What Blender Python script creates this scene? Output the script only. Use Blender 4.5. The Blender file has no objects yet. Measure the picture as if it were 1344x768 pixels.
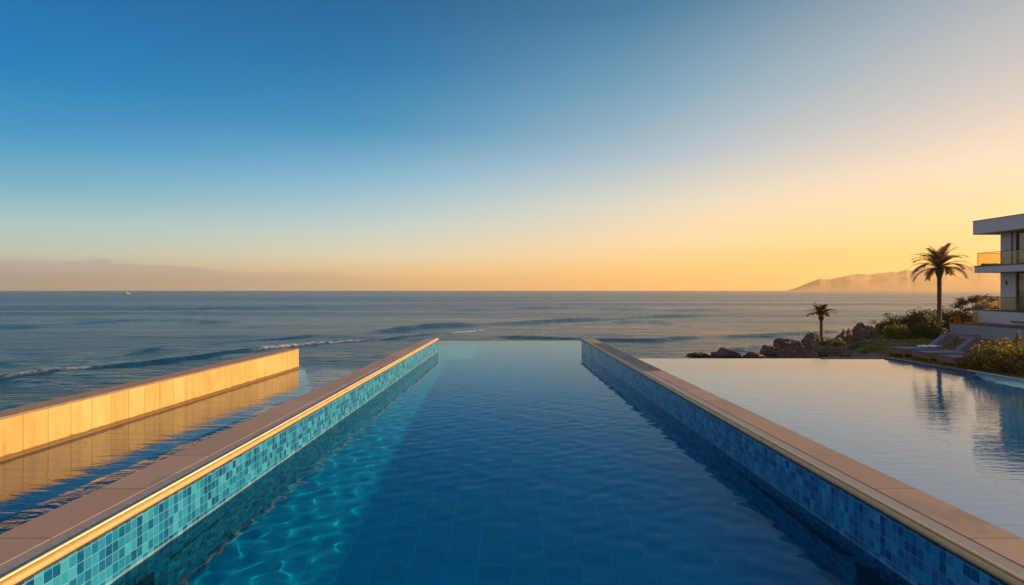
import bpy, bmesh, math, random
import numpy as np
from mathutils import Vector, Matrix, noise

random.seed(7)
rng = np.random.default_rng(11)
S = bpy.context.scene
COL = S.collection
PI = math.pi

# ------------------------------------------------------------------ viewpoint constants (metres; coping top is z = 0)
F, CX, HY = 896.0, 672.0, 380.5       # focal length in photo pixels, principal x, horizon row
EYE = 3.2                              # camera height over the coping
ZP = -0.85                             # pool water
ZS = -1.6                              # sea

def srgb(r, g, b):
    f = lambda c: (c/255/12.92) if c/255 <= 0.04045 else ((c/255+0.055)/1.055)**2.4
    return (f(r), f(g), f(b), 1.0)

# ------------------------------------------------------------------ helpers
def link(o, parent=None):
    COL.objects.link(o)
    if parent is not None:
        o.parent = parent
    return o

def tag(o, label=None, cat=None, group=None, kind=None):
    if label: o['label'] = label
    if cat: o['category'] = cat
    if group: o['group'] = group
    if kind: o['kind'] = kind
    return o

def empty(name, loc=(0, 0, 0), rz=0.0):
    o = bpy.data.objects.new(name, None)
    o.empty_display_size = 0.2
    o.location = loc
    o.rotation_euler = (0, 0, rz)
    return link(o)

def mesh_obj(name, verts, faces, mat, parent=None, smooth=False):
    me = bpy.data.meshes.new(name)
    me.from_pydata([tuple(v) for v in verts], [], faces)
    me.update()
    if mat is not None: me.materials.append(mat)
    if smooth:
        me.polygons.foreach_set('use_smooth', [True]*len(me.polygons))
    return link(bpy.data.objects.new(name, me), parent)

def grid_obj(name, P, mat, keep=None, parent=None, smooth=True, attrs=None):
    """P: (n, m, 3) array of points -> quads; keep: (n-1, m-1) bool"""
    n, m = P.shape[:2]
    idx = np.arange(n*m).reshape(n, m)
    q = np.stack([idx[:-1, :-1], idx[:-1, 1:], idx[1:, 1:], idx[1:, :-1]], -1)
    if keep is not None: q = q[keep]
    q = q.reshape(-1, 4)
    me = bpy.data.meshes.new(name)
    me.vertices.add(n*m); me.vertices.foreach_set('co', P.reshape(-1).astype(np.float32))
    me.loops.add(q.size); me.loops.foreach_set('vertex_index', q.reshape(-1).astype(np.int32))
    me.polygons.add(len(q))
    me.polygons.foreach_set('loop_start', (np.arange(len(q))*4).astype(np.int32))
    me.polygons.foreach_set('loop_total', np.full(len(q), 4, np.int32))
    me.polygons.foreach_set('use_smooth', np.full(len(q), smooth))
    me.update(calc_edges=True); me.validate()
    if attrs:
        for k, v in attrs.items():
            a = me.attributes.new(k, 'FLOAT', 'POINT')
            a.data.foreach_set('value', v.reshape(-1).astype(np.float32))
    if mat is not None: me.materials.append(mat)
    return link(bpy.data.objects.new(name, me), parent)

class MB:
    """collects boxes, prisms, tubes into one mesh"""
    def __init__(s): s.v = []; s.f = []
    def add(s, vs, fs):
        b = len(s.v); s.v += [tuple(v) for v in vs]; s.f += [tuple(b+i for i in f) for f in fs]; return s
    def box(s, x0, x1, y0, y1, z0, z1, rot=None, c=None):
        vs = [Vector((x, y, z)) for x in (x0, x1) for y in (y0, y1) for z in (z0, z1)]
        if rot is not None:
            c = Vector(c); vs = [rot @ (v-c) + c for v in vs]
        return s.add(vs, [(0,1,3,2),(4,6,7,5),(0,4,5,1),(2,3,7,6),(0,2,6,4),(1,5,7,3)])
    def prism(s, poly, z0, z1):
        """poly: ccw list of xy"""
        n = len(poly)
        vs = [(x, y, z0) for x, y in poly] + [(x, y, z1) for x, y in poly]
        fs = [tuple(reversed(range(n))), tuple(range(n, 2*n))]
        fs += [(i, (i+1) % n, n+(i+1) % n, n+i) for i in range(n)]
        return s.add(vs, fs)
    def tube(s, pts, rads, seg=8):
        pts = [Vector(p) for p in pts]; n = len(pts); b = []
        for i, p in enumerate(pts):
            d = (pts[min(i+1, n-1)] - pts[max(i-1, 0)])
            d = d.normalized() if d.length > 1e-9 else Vector((0, 0, 1))
            a = d.orthogonal().normalized() if i == 0 else (a - d*a.dot(d)).normalized()
            c = d.cross(a)
            b += [p + (a*math.cos(2*PI*k/seg) + c*math.sin(2*PI*k/seg))*rads[i] for k in range(seg)]
        fs = [(i*seg+k, i*seg+(k+1) % seg, (i+1)*seg+(k+1) % seg, (i+1)*seg+k) for i in range(n-1) for k in range(seg)]
        fs += [tuple(reversed(range(seg))), tuple(range((n-1)*seg, n*seg))]
        return s.add(b, fs)
    def build(s, name, mat, parent=None, bevel=0, smooth=False):
        o = mesh_obj(name, s.v, s.f, mat, parent, smooth)
        if bevel:
            m = o.modifiers.new('bevel', 'BEVEL'); m.width = bevel; m.segments = 2; m.limit_method = 'ANGLE'
        return o

# ------------------------------------------------------------------ materials
def new_mat(name):
    m = bpy.data.materials.new(name); m.use_nodes = True
    nt = m.node_tree; nt.nodes.clear()
    return m, nt

class N:
    """tiny node builder"""
    def __init__(s, nt): s.nt = nt
    def n(s, t, **kw):
        x = s.nt.nodes.new(t)
        for k, v in kw.items(): setattr(x, k, v)
        return x
    def put(s, sock, v):
        if isinstance(v, bpy.types.NodeSocket): s.nt.links.new(v, sock)
        elif v is not None: sock.default_value = v
    def math(s, op, a, b=None, c=None, clamp=False):
        x = s.n('ShaderNodeMath', operation=op, use_clamp=clamp)
        s.put(x.inputs[0], a)
        if b is not None: s.put(x.inputs[1], b)
        if c is not None: s.put(x.inputs[2], c)
        return x.outputs[0]
    def mix(s, fac, a, b, mode='MIX'):
        x = s.n('ShaderNodeMix', data_type='RGBA', blend_type=mode)
        s.put(x.inputs[0], fac); s.put(x.inputs[6], a); s.put(x.inputs[7], b)
        return x.outputs[2]
    def ramp(s, fac, stops, interp='LINEAR'):
        x = s.n('ShaderNodeValToRGB'); e = x.color_ramp; e.interpolation = interp
        while len(e.elements) < len(stops): e.elements.new(0.5)
        for el, (p, c) in zip(e.elements, stops):
            el.position = p; el.color = c if len(c) == 4 else (*c, 1)
        s.put(x.inputs[0], fac); return x.outputs[0]
    def coord(s, kind='Object'): return s.n('ShaderNodeTexCoord').outputs[kind]
    def sep(s, v):
        x = s.n('ShaderNodeSeparateXYZ'); s.put(x.inputs[0], v); return x.outputs
    def comb(s, x, y, z):
        c = s.n('ShaderNodeCombineXYZ'); s.put(c.inputs[0], x); s.put(c.inputs[1], y); s.put(c.inputs[2], z); return c.outputs[0]
    def map(s, v, scale=(1, 1, 1), rot=(0, 0, 0), loc=(0, 0, 0)):
        x = s.n('ShaderNodeMapping'); s.put(x.inputs[0], v)
        x.inputs['Scale'].default_value = scale; x.inputs['Rotation'].default_value = rot; x.inputs['Location'].default_value = loc
        return x.outputs[0]
    def noise(s, v, scale=5, detail=4, rough=0.5, dist=0):
        x = s.n('ShaderNodeTexNoise'); s.put(x.inputs['Vector'], v)
        x.inputs['Scale'].default_value = scale; x.inputs['Detail'].default_value = detail
        x.inputs['Roughness'].default_value = rough; x.inputs['Distortion'].default_value = dist
        return x.outputs[0]
    def white(s, v):
        x = s.n('ShaderNodeTexWhiteNoise'); s.put(x.inputs['Vector'], v); return x.outputs[0]
    def bump(s, h, strength=0.3, dist=0.02, normal=None):
        x = s.n('ShaderNodeBump'); s.put(x.inputs['Height'], h)
        s.put(x.inputs['Strength'], strength); s.put(x.inputs['Distance'], dist)
        if normal is not None: s.put(x.inputs['Normal'], normal)
        return x.outputs[0]
    def bsdf(s, color, rough=0.5, normal=None, metallic=0, spec=0.5, trans=0, ior=1.45, sub=None):
        x = s.n('ShaderNodeBsdfPrincipled')
        s.put(x.inputs['Base Color'], color); s.put(x.inputs['Roughness'], rough)
        s.put(x.inputs['Metallic'], metallic); s.put(x.inputs['Specular IOR Level'], spec)
        s.put(x.inputs['Transmission Weight'], trans); s.put(x.inputs['IOR'], ior)
        if normal is not None: s.put(x.inputs['Normal'], normal)
        return x.outputs[0]
    def mixs(s, fac, a, b):
        x = s.n('ShaderNodeMixShader'); s.put(x.inputs[0], fac); s.put(x.inputs[1], a); s.put(x.inputs[2], b); return x.outputs[0]
    def out(s, surf=None, vol=None):
        o = s.n('ShaderNodeOutputMaterial')
        if surf is not None: s.put(o.inputs['Surface'], surf)
        if vol is not None: s.put(o.inputs['Volume'], vol)

def plain(name, col, rough=0.6, var=0.15, scale=3.0, bump=0.15, metallic=0, spec=0.4, fine=60, bdist=0.004):
    m, nt = new_mat(name); b = N(nt); co = b.coord()
    a = b.noise(co, scale, 6, 0.6); f = b.noise(co, fine, 3, 0.6)
    lo = tuple(c*(1-var) for c in col[:3]) + (1,); hi = tuple(min(1, c*(1+var)) for c in col[:3]) + (1,)
    c = b.mix(b.ramp(a, [(0.3, (0, 0, 0)), (0.7, (1, 1, 1))]), lo, hi)
    c = b.mix(b.math('MULTIPLY', f, 0.25), c, tuple(x*0.6 for x in col[:3]) + (1,))
    b.out(b.bsdf(c, b.math('MULTIPLY_ADD', a, 0.2, rough-0.1), b.bump(f, bump, bdist), metallic, spec))
    return m

def tiles_mat(name, size, colors, grout, gw=0.04, floor=False, rough=0.12, shift=0.0, big=0.3):
    """glass mosaic: object space; walls use (y, z), floors (x, y)"""
    m, nt = new_mat(name); b = N(nt); s = b.sep(b.coord())
    u, v = (s[0], s[1]) if floor else (s[1], s[2])
    u = b.math('DIVIDE', u, size); v = b.math('DIVIDE', b.math('ADD', v, shift), size)
    cell = b.comb(b.math('FLOOR', u), b.math('FLOOR', v), 3.3)
    r = b.white(cell)
    col = b.ramp(r, [(i/len(colors), c) for i, c in enumerate(colors)], 'CONSTANT')
    streak = b.noise(b.comb(b.math('MULTIPLY', u, 2.0), b.math('MULTIPLY', v, 9.0), b.math('MULTIPLY', r, 20)), 1.0, 4, 0.7)
    col = b.mix(b.math('MULTIPLY', b.ramp(streak, [(0.35, (0, 0, 0)), (0.75, (1, 1, 1))]), big), col, colors[-1])
    fu = b.math('ABSOLUTE', b.math('SUBTRACT', b.math('FRACT', u), 0.5))
    fv = b.math('ABSOLUTE', b.math('SUBTRACT', b.math('FRACT', v), 0.5))
    g = b.math('GREATER_THAN', b.math('MAXIMUM', fu, fv), 0.5-gw)
    col = b.mix(g, col, grout)
    if not floor:
        zz = b.math('MULTIPLY_ADD', b.noise(b.coord(), 3.0, 4, 0.6), 0.05, s[2])
        band = b.math('MULTIPLY', b.math('GREATER_THAN', zz, ZP+0.02), b.math('LESS_THAN', zz, ZP+0.065))
        col = b.mix(b.math('MULTIPLY', band, 0.3), col, (0.45, 0.52, 0.52, 1))
        rough = b.math('MULTIPLY_ADD', r, 0.3, 0.06)
    h = b.math('MULTIPLY_ADD', r, 0.3, b.math('MULTIPLY', g, -1.0))
    b.out(b.bsdf(col, rough, b.bump(h, 0.35, 0.004), 0, 0.5))
    return m

M = {}
teals = [srgb(24, 116, 162), srgb(6, 74, 130), srgb(40, 136, 182), srgb(14, 98, 154), srgb(4, 58, 116), srgb(30, 124, 172), srgb(10, 86, 142), srgb(50, 148, 190)]
M['mosaic'] = tiles_mat('glass_mosaic', 0.15, teals, srgb(96, 160, 178), 0.03)
blues = [(0.003, 0.33, 0.60, 1), (0.002, 0.31, 0.56, 1), (0.004, 0.345, 0.63, 1), (0.003, 0.32, 0.58, 1)]
M['floor_tile'] = tiles_mat('pool_floor_tile', 0.62, blues, (0.04, 0.44, 0.80, 1), 0.018, floor=True, rough=0.3, big=0.1)
M['ledge'] = tiles_mat('ledge_mosaic', 0.15, [srgb(40, 140, 165), srgb(20, 110, 145), srgb(70, 165, 180), srgb(15, 90, 128)], srgb(110, 175, 185), 0.04, floor=True, rough=0.45)
M['pale'] = plain('pale_stone_rim', (0.75, 0.74, 0.72), 0.5, 0.05, 2.0, 0.05)
M['brass'] = plain('brushed_brass', (0.74, 0.45, 0.19), 0.42, 0.10, 2.0, 0.05, metallic=0.12)

M['highlight_brass'] = plain('highlight_gold', (0.88, 0.68, 0.38), 0.45, 0.05, 2.0, 0.05, metallic=0.35)  # pale tone stands in for the glint along the pool edge

def coping_mat():
    m, nt = new_mat('sandstone_coping'); b = N(nt); co = b.coord(); s = b.sep(co)
    u = b.math('DIVIDE', s[1], 2.2)
    cell = b.white(b.comb(b.math('FLOOR', u), 1.7, b.math('SIGN', s[0])))
    j = b.math('GREATER_THAN', b.math('ABSOLUTE', b.math('SUBTRACT', b.math('FRACT', u), 0.5)), 0.4955)
    base = b.mix(cell, (0.24, 0.19, 0.155, 1), (0.335, 0.27, 0.225, 1))
    a = b.noise(co, 1.6, 7, 0.65); f = b.noise(co, 45, 4, 0.7)
    base = b.mix(b.ramp(a, [(0.35, (0, 0, 0)), (0.7, (.55, .55, .55))]), base, (0.30, 0.19, 0.15, 1))
    base = b.mix(b.ramp(f, [(0.45, (0, 0, 0)), (0.75, (.5, .5, .5))]), base, (0.24, 0.15, 0.12, 1))
    wetn = b.noise(b.map(co, (1.4, 0.5, 1)), 0.55, 6, 0.7)
    wet = b.ramp(wetn, [(0.56, (0, 0, 0)), (0.62, (.55, .55, .55))])
    base = b.mix(wet, base, (0.15, 0.11, 0.09, 1))
    base = b.mix(j, base, (0.07, 0.05, 0.04, 1))
    h = b.math('SUBTRACT', b.math('MULTIPLY', f, 0.5), b.math('MULTIPLY', j, 2))
    b.out(b.bsdf(base, b.math('MULTIPLY_ADD', wet, -0.5, 0.66), b.bump(h, 0.4, 0.006), 0, 0.4)); return m
M['coping'] = coping_mat()
M['slate'] = plain('grey_drain_stone', (0.23, 0.225, 0.24), 0.55, 0.12, 4, 0.5, fine=90, bdist=0.006)
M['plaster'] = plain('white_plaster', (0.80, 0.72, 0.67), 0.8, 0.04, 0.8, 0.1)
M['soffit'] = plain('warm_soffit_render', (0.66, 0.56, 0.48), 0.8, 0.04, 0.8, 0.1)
M['greywall'] = plain('grey_render', (0.44, 0.39, 0.38), 0.8, 0.06, 0.9, 0.12)
M['cap'] = plain('dark_bronze_cap', (0.10, 0.07, 0.055), 0.5, 0.1, 3, 0.05)
M['frame'] = plain('bronze_window_frame', (0.07, 0.055, 0.045), 0.4, 0.05, 3, 0.02, metallic=0.5)
M['shell'] = plain('pool_shell_concrete', (0.22, 0.2, 0.19), 0.8, 0.2, 1.2, 0.4)
M['deck'] = plain('deck_stone', (0.42, 0.34, 0.29), 0.7, 0.1, 1.2, 0.3)
M['wood'] = plain('teak_wood', (0.26, 0.13, 0.075), 0.5, 0.2, 3, 0.2)
M['cushion'] = plain('pale_blue_grey_fabric', (0.17, 0.19, 0.25), 0.9, 0.06, 4, 0.3)
M['sling'] = plain('brown_woven_fabric', (0.11, 0.07, 0.06), 0.8, 0.1, 8, 0.4)
M['towel'] = plain('white_towel', (0.85, 0.85, 0.85), 0.9, 0.04, 4, 0.4)
M['hull'] = plain('white_hull_paint', (0.8, 0.8, 0.78), 0.3, 0.02, 2, 0.0)
M['curtain'] = plain('cream_curtain', (0.62, 0.52, 0.36), 0.9, 0.08, 3, 0.1)
M['dark_room'] = plain('dim_interior', (0.16, 0.13, 0.10), 0.9, 0.1, 2, 0.0)

def golden_mat():
    m, nt = new_mat('cream_stone_panels'); b = N(nt); co = b.coord(); s = b.sep(co)
    u = b.math('DIVIDE', s[1], 1.0)
    cell = b.white(b.comb(b.math('FLOOR', u), 4.1, 0))
    j = b.math('GREATER_THAN', b.math('ABSOLUTE', b.math('SUBTRACT', b.math('FRACT', u), 0.5)), 0.489)
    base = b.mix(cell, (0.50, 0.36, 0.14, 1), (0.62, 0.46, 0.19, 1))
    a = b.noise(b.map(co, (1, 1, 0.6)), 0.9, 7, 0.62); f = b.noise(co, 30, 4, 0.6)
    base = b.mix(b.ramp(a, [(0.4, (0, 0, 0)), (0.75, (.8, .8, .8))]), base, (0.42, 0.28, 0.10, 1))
    drip = b.noise(b.map(co, (3, 3, 0.35)), 1.6, 5, 0.6)
    base = b.mix(b.ramp(drip, [(0.52, (0, 0, 0)), (0.72, (.45, .45, .45))]), base, (0.30, 0.17, 0.06, 1))
    base = b.mix(j, base, (0.17, 0.10, 0.04, 1))
    # damp stain and algae line just above the water
    z = b.math('MULTIPLY_ADD', b.noise(b.map(co, (1, 1.2, 1)), 2.5, 4, 0.6), 0.1, s[2])
    wet = b.math('LESS_THAN', z, ZS+0.17)
    base = b.mix(b.math('MULTIPLY', wet, 0.8), base, (0.12, 0.06, 0.02, 1))
    h = b.math('SUBTRACT', b.math('MULTIPLY', f, 0.3), b.math('MULTIPLY', j, 1.5))
    b.out(b.bsdf(base, 0.6, b.bump(h, 0.3, 0.006), 0, 0.35)); return m
M['golden'] = golden_mat()
M['walltop'] = plain('weathered_cap_stone', (0.27, 0.19, 0.15), 0.7, 0.15, 2, 0.3)

def glass_mat(name, tint, refl=1.25):
    m, nt = new_mat(name); b = N(nt)
    t = b.n('ShaderNodeBsdfTransparent'); t.inputs[0].default_value = tint
    g = b.n('ShaderNodeBsdfGlossy'); g.inputs['Roughness'].default_value = 0.02
    lw = b.n('ShaderNodeLayerWeight'); lw.inputs[0].default_value = 0.5
    f5 = b.math('POWER', lw.outputs['Facing'], 5.0)
    b.out(b.mixs(b.math('MULTIPLY_ADD', f5, 0.9, refl), t.outputs[0], g.outputs[0])); return m
M['glass'] = glass_mat('balustrade_glass', (0.97, 0.90, 0.72, 1), 0.04)  # warm tint holds some of the sun glow seen through it
M['amber'] = glass_mat('glow_tinted_glass', (1.0, 0.80, 0.42, 1), 0.04)  # amber of the sunlit background put into the glass tint
M['pane'] = glass_mat('window_glass', (0.85, 0.85, 0.82, 1), 0.08)

def leaf_mat(name, a, c, trans=0.35):
    m, nt = new_mat(name); b = N(nt)
    g = b.n('ShaderNodeNewGeometry')
    col = b.mix(b.math('POWER', g.outputs['Random Per Island'], 1.8), a, c)
    big = b.noise(b.coord(), 1.3, 3, 0.6)
    col = b.mix(b.ramp(big, [(0.35, (0, 0, 0)), (0.65, (0.6, 0.6, 0.6))]), col, tuple(x*0.55 for x in a[:3]) + (1,))
    d = b.bsdf(col, 0.5, None, 0, 0.35)
    t = b.n('ShaderNodeBsdfTranslucent'); b.put(t.inputs[0], col)
    b.out(b.mixs(trans, d, t.outputs[0])); return m
M['leaf_dark'] = leaf_mat('dark_evergreen_leaf', (0.045, 0.060, 0.016, 1), (0.12, 0.12, 0.03, 1))
M['leaf_green'] = leaf_mat('mid_green_leaf', (0.13, 0.15, 0.025, 1), (0.28, 0.25, 0.05, 1))
M['leaf_gold'] = leaf_mat('yellow_green_sunlit_leaf', (0.13, 0.13, 0.025, 1), (0.72, 0.52, 0.09, 1), 0.55)  # gold share of the leaves stands in for sunlight on them
M['leaf_brown'] = leaf_mat('brownish_sea_shrub_leaf', (0.10, 0.07, 0.03, 1), (0.19, 0.125, 0.05, 1))
M['frond'] = leaf_mat('palm_frond', (0.16, 0.12, 0.045, 1), (0.34, 0.22, 0.08, 1), 0.5)
M['bark'] = plain('palm_bark', (0.16, 0.10, 0.06), 0.85, 0.3, 6, 1.0, fine=25, bdist=0.03)
M['twig'] = plain('twig_bark', (0.09, 0.06, 0.04), 0.85, 0.2, 6, 0.4)

def rock_mat():
    m, nt = new_mat('red_brown_rock'); b = N(nt); co = b.coord('Object')
    geo = b.n('ShaderNodeNewGeometry')
    P = geo.outputs['Position']
    a = b.noise(P, 1.1, 8, 0.7); f = b.noise(P, 7, 8, 0.75)
    c = b.mix(b.ramp(a, [(0.35, (0, 0, 0)), (0.65, (1, 1, 1))]), (0.12, 0.085, 0.065, 1), (0.27, 0.19, 0.145, 1))
    c = b.mix(b.ramp(f, [(0.42, (0, 0, 0)), (0.62, (1, 1, 1))]), c, (0.10, 0.065, 0.055, 1))
    wet = b.math('LESS_THAN', b.math('MULTIPLY_ADD', a, 0.3, b.sep(P)[2]), ZS+0.3)
    c = b.mix(b.math('MULTIPLY', wet, 0.75), c, (0.03, 0.022, 0.02, 1))
    b.out(b.bsdf(c, 0.85, b.bump(f, 1.0, 0.12), 0, 0.3)); return m
M['rock'] = rock_mat()

def ground_mat():
    m, nt = new_mat('coastal_ground'); b = N(nt); co = b.coord(); s = b.sep(co)
    a = b.noise(co, 0.8, 7, 0.65); f = b.noise(co, 9, 7, 0.75)
    rock = b.mix(b.ramp(f, [(0.4, (0, 0, 0)), (0.65, (1, 1, 1))]), (0.27, 0.18, 0.15, 1), (0.11, 0.07, 0.06, 1))
    grass = b.mix(b.ramp(f, [(0.35, (0, 0, 0)), (0.7, (1, 1, 1))]), (0.09, 0.09, 0.02, 1), (0.18, 0.16, 0.045, 1))
    grass = b.mix(b.ramp(a, [(0.4, (0, 0, 0)), (0.7, (.7, .7, .7))]), grass, (0.13, 0.10, 0.035, 1))
    hz = b.math('MULTIPLY_ADD', a, 0.35, s[2])
    k = b.math('GREATER_THAN', hz, 0.02)
    c = b.mix(k, rock, grass)
    b.out(b.bsdf(c, 0.9, b.bump(f, 0.8, 0.06), 0, 0.2)); return m
M['ground'] = ground_mat()
M['hills'] = plain('haze_glow_hills', (0.64, 0.33, 0.10), 0.95, 0.12, 0.006, 0.0, fine=0.03)  # orange base colour carries part of the warm haze glow

# pool water: real refraction over a real wave mesh
def pool_water_mat():
    m, nt = new_mat('pool_water'); b = N(nt)
    co = b.coord()
    rf_ = b.n('ShaderNodeBsdfRefraction'); rf_.inputs['Color'].default_value = (0.25, 0.93, 1.0, 1)
    rf_.inputs['Roughness'].default_value = 0.0; rf_.inputs['IOR'].default_value = 1.33
    gl = b.n('ShaderNodeBsdfGlossy'); gl.inputs['Roughness'].default_value = 0.0; gl.inputs[0].default_value = (0.66, 0.90, 1, 1)
    fr = b.n('ShaderNodeFresnel'); fr.inputs[0].default_value = 1.33
    up = b.math('MULTIPLY', fr.outputs[0], b.math('MULTIPLY_ADD', fr.outputs[0], 0.75, 0.26))
    back = b.n('ShaderNodeNewGeometry').outputs['Backfacing']      # seen from below: refraction handles its own total reflection
    fac = b.math('MULTIPLY', b.math('MINIMUM', up, 0.75), b.math('SUBTRACT', 1.0, back))
    b.out(b.mixs(fac, rf_.outputs[0], gl.outputs[0])); return m
M['pool_water'] = pool_water_mat()

def mirror_water_mat():
    """the shallow pool beside: dark blue body, strongly reflecting flat surface"""
    m, nt = new_mat('reflecting_pool_water'); b = N(nt); co = b.coord()
    w1 = b.noise(b.map(co, (0.9, 2.6, 1), rot=(0, 0, 0.15)), 1.3, 3, 0.55, 0.6)
    w2 = b.noise(b.map(co, (1.0, 2.2, 1), rot=(0, 0, -0.25)), 5.5, 2, 0.5, 0.3)
    h = b.math('MULTIPLY_ADD', w2, 0.22, w1)
    nrm = b.bump(h, 1.0, 0.0056)
    fr = b.n('ShaderNodeFresnel'); fr.inputs[0].default_value = 4.4; b.put(fr.inputs['Normal'], nrm)
    d = b.n('ShaderNodeBsdfDiffuse'); d.inputs[0].default_value = (0.003, 0.11, 0.26, 1)
    g = b.n('ShaderNodeBsdfGlossy'); g.inputs['Roughness'].default_value = 0.03; b.put(g.inputs['Normal'], nrm)
    g.inputs[0].default_value = (0.97, 0.97, 0.97, 1)
    b.out(b.mixs(fr.outputs[0], d.outputs[0], g.outputs[0])); return m
M['mirror_water'] = mirror_water_mat()

def sea_mat():
    m, nt = new_mat('sea_water'); b = N(nt); co = b.coord(); s = b.sep(co)
    # 'calm' and 'foam' are attributes of the mesh
    calm = b.n('ShaderNodeAttribute', attribute_name='calm').outputs['Fac']
    foam = b.n('ShaderNodeAttribute', attribute_name='foam').outputs['Fac']
    w1 = b.noise(b.map(co, (0.28, 1.0, 1), rot=(0, 0, 0.12)), 0.33, 5, 0.6, 0.5)
    w2 = b.noise(b.map(co, (0.45, 1.0, 1), rot=(0, 0, -0.2)), 1.6, 4, 0.6, 0.6)
    w3 = b.noise(b.map(co, (0.16, 1.0, 1), rot=(0, 0, 0.06)), 0.045, 4, 0.55, 0.3)
    amp = b.math('MULTIPLY_ADD', calm, -0.985, 1.0)
    w1, w2, w3 = [b.math('SUBTRACT', w_, 0.5) for w_ in (w1, w2, w3)]
    h = b.math('MULTIPLY_ADD', w2, 0.62, w1)
    h = b.math('MULTIPLY_ADD', w3, 1.6, h)
    h = b.math('MULTIPLY', h, amp)
    w4 = b.noise(b.map(co, (0.5, 1.0, 1)), 1.2, 3, 0.5, 0.8)
    h = b.math('MULTIPLY_ADD', b.math('MULTIPLY', w4, calm), 0.016, h)
    nrm = b.bump(h, 1.0, 0.9)
    # wind streaks: rougher and smoother lanes
    far = b.n('ShaderNodeAttribute', attribute_name='far').outputs['Fac']
    streak = b.noise(b.map(co, (0.08, 1.0, 1), rot=(0, 0, 0.1)), 0.03, 4, 0.6, 0.4)
    rough = b.math('MULTIPLY_ADD', b.ramp(streak, [(0.4, (0, 0, 0)), (0.62, (1, 1, 1))]), 0.10, 0.10)
    rough = b.math('MULTIPLY_ADD', far, 0.10, rough)
    rough = b.math('MULTIPLY', rough, b.math('MULTIPLY_ADD', calm, -0.8, 1.0))
    body = b.bsdf((0.001, 0.042, 0.085, 1), rough, nrm, 0, 0.5, 0, b.math('MULTIPLY_ADD', b.math('POWER', calm, 6.0), 0.20, b.math('MULTIPLY_ADD', far, 0.20, 1.30)))
    fn = b.noise(co, 2.2, 6, 0.75)
    ff = b.math('MULTIPLY', foam, b.ramp(fn, [(0.42, (0, 0, 0)), (0.58, (1, 1, 1))]))
    white = b.bsdf((0.78, 0.78, 0.78, 1), 0.8)
    b.out(b.mixs(ff, body, white)); return m
M['sea'] = sea_mat()

# ------------------------------------------------------------------ THE SEA
POOL_L = [(-5.57, -6.0), (-5.57, 7.4), (-4.89, 45.15)]         # inner edge, left
def inner(side, y):                                             # inner face x of the pool wall
    t = (y-7.4)/(45.15-7.4)
    return (-5.57 + 0.68*t) if side < 0 else (5.57 - 0.97*t)
def outer(side, y):
    t = (y-7.4)/(45.15-7.4)
    return (-6.76 + 1.06*t) if side < 0 else (6.64 - 1.2*t)
Y0, Y1, YE = -3.0, 45.15, 54.6

def W(px, D): return (px-CX)/F*D
def Hh(py, D): return EYE-(py-HY)/F*D
def px2w(px, py, z):
    D = F*(EYE-z)/(py-HY)
    return ((px-CX)/F*D, D)

# golden wall footprint
GW = [(-14.37, 19.16), (-13.1, 41.96)]
gdir = Vector((GW[1][0]-GW[0][0], GW[1][1]-GW[0][1])).normalized()
gn = Vector((-gdir.y, gdir.x))          # towards the left
g0 = Vector(GW[0]) - gdir*16.5; g1 = Vector(GW[1])

def swell(X, Y):
    """height and foam of the breaking lines of swell"""
    Z = np.zeros_like(X); Fm = np.zeros_like(X)
    def line(pts, h, w, foam=None, fw=0.5, z=ZS):
        nonlocal Z, Fm
        W = np.array([px2w(a, b, z) for a, b in pts])
        o = np.argsort(W[:, 0]); W = W[o]
        y = np.interp(X, W[:, 0], W[:, 1])
        sl = np.gradient(W[:, 1], W[:, 0]); c = 1/np.sqrt(1+np.interp(X, W[:, 0], sl)**2)
        wob = 0.35*np.sin(X*0.55+h*40)+0.2*np.sin(X*1.37+2)
        d = (Y-y+wob*w*0.35)*c
        span = W[-1, 0]-W[0, 0]
        e = np.clip((X-W[0, 0])/(0.12*span), 0, 1)*np.clip((W[-1, 0]-X)/(0.12*span), 0, 1)
        mod = 0.75+0.25*np.sin(X*0.31+h*13)
        prof = np.where(d < 0, np.exp(-(d/(w*0.55))**2), np.exp(-(d/(w*1.5))**2))
        Z += h*mod*e*prof - 0.25*h*e*np.exp(-((d+1.6*w)/w)**2)
        if foam:
            for (x0, x1, s) in foam:
                a, _ = px2w(x0, 450, z); 
                xa = np.interp(x0, [p[0] for p in pts], [px2w(*p, z)[0] for p in pts])
                xb = np.interp(x1, [p[0] for p in pts], [px2w(*p, z)[0] for p in pts])
                m = np.clip((X-xa)/(0.1*(xb-xa)), 0, 1)*np.clip((xb-X)/(0.1*(xb-xa)), 0, 1)
                Fm += s*m*np.exp(-((d+0.1)/fw)**2)
    line([(-260, 528), (0, 496), (114, 483), (267, 467), (333, 458), (405, 451), (505, 445), (575, 438), (640, 432)], 0.16, 0.5,
         [(10, 125, 0.38), (325, 480, 0.8), (590, 642, 1.2)], 0.26)
    line([(-240, 487), (0, 476), (190, 460), (252, 451), (352, 445), (430, 439)], 0.14, 0.7)
    line([(-240, 440), (40, 421), (200, 419), (330, 424)], 0.35, 4)
    line([(430, 440), (560, 428), (760, 420), (880, 415), (958, 412.5), (990, 412)], 0.40, 1.9, [(885, 955, 0.3)], 0.6)
    line([(800, 423), (850, 421), (884, 424)], 0.38, 2.4)
    line([(640, 442), (760, 446), (860, 447), (935, 441)], 0.2, 1.0)
    line([(935, 442), (1010, 440), (1076, 436), (1110, 434)], 0.26, 1.0)
    line([(960, 460.5), (990, 455.5), (1010, 453.5)], 0.20, 0.8)
    line([(1060, 411), (1096, 407), (1161, 402), (1210, 400)], 0.40, 3.5)
    line([(560, 408), (720, 404), (900, 407), (1010, 404)], 0.45, 6)
    line([(-240, 404), (60, 402), (300, 405), (480, 402)], 0.5, 8)
    return Z, Fm

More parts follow.
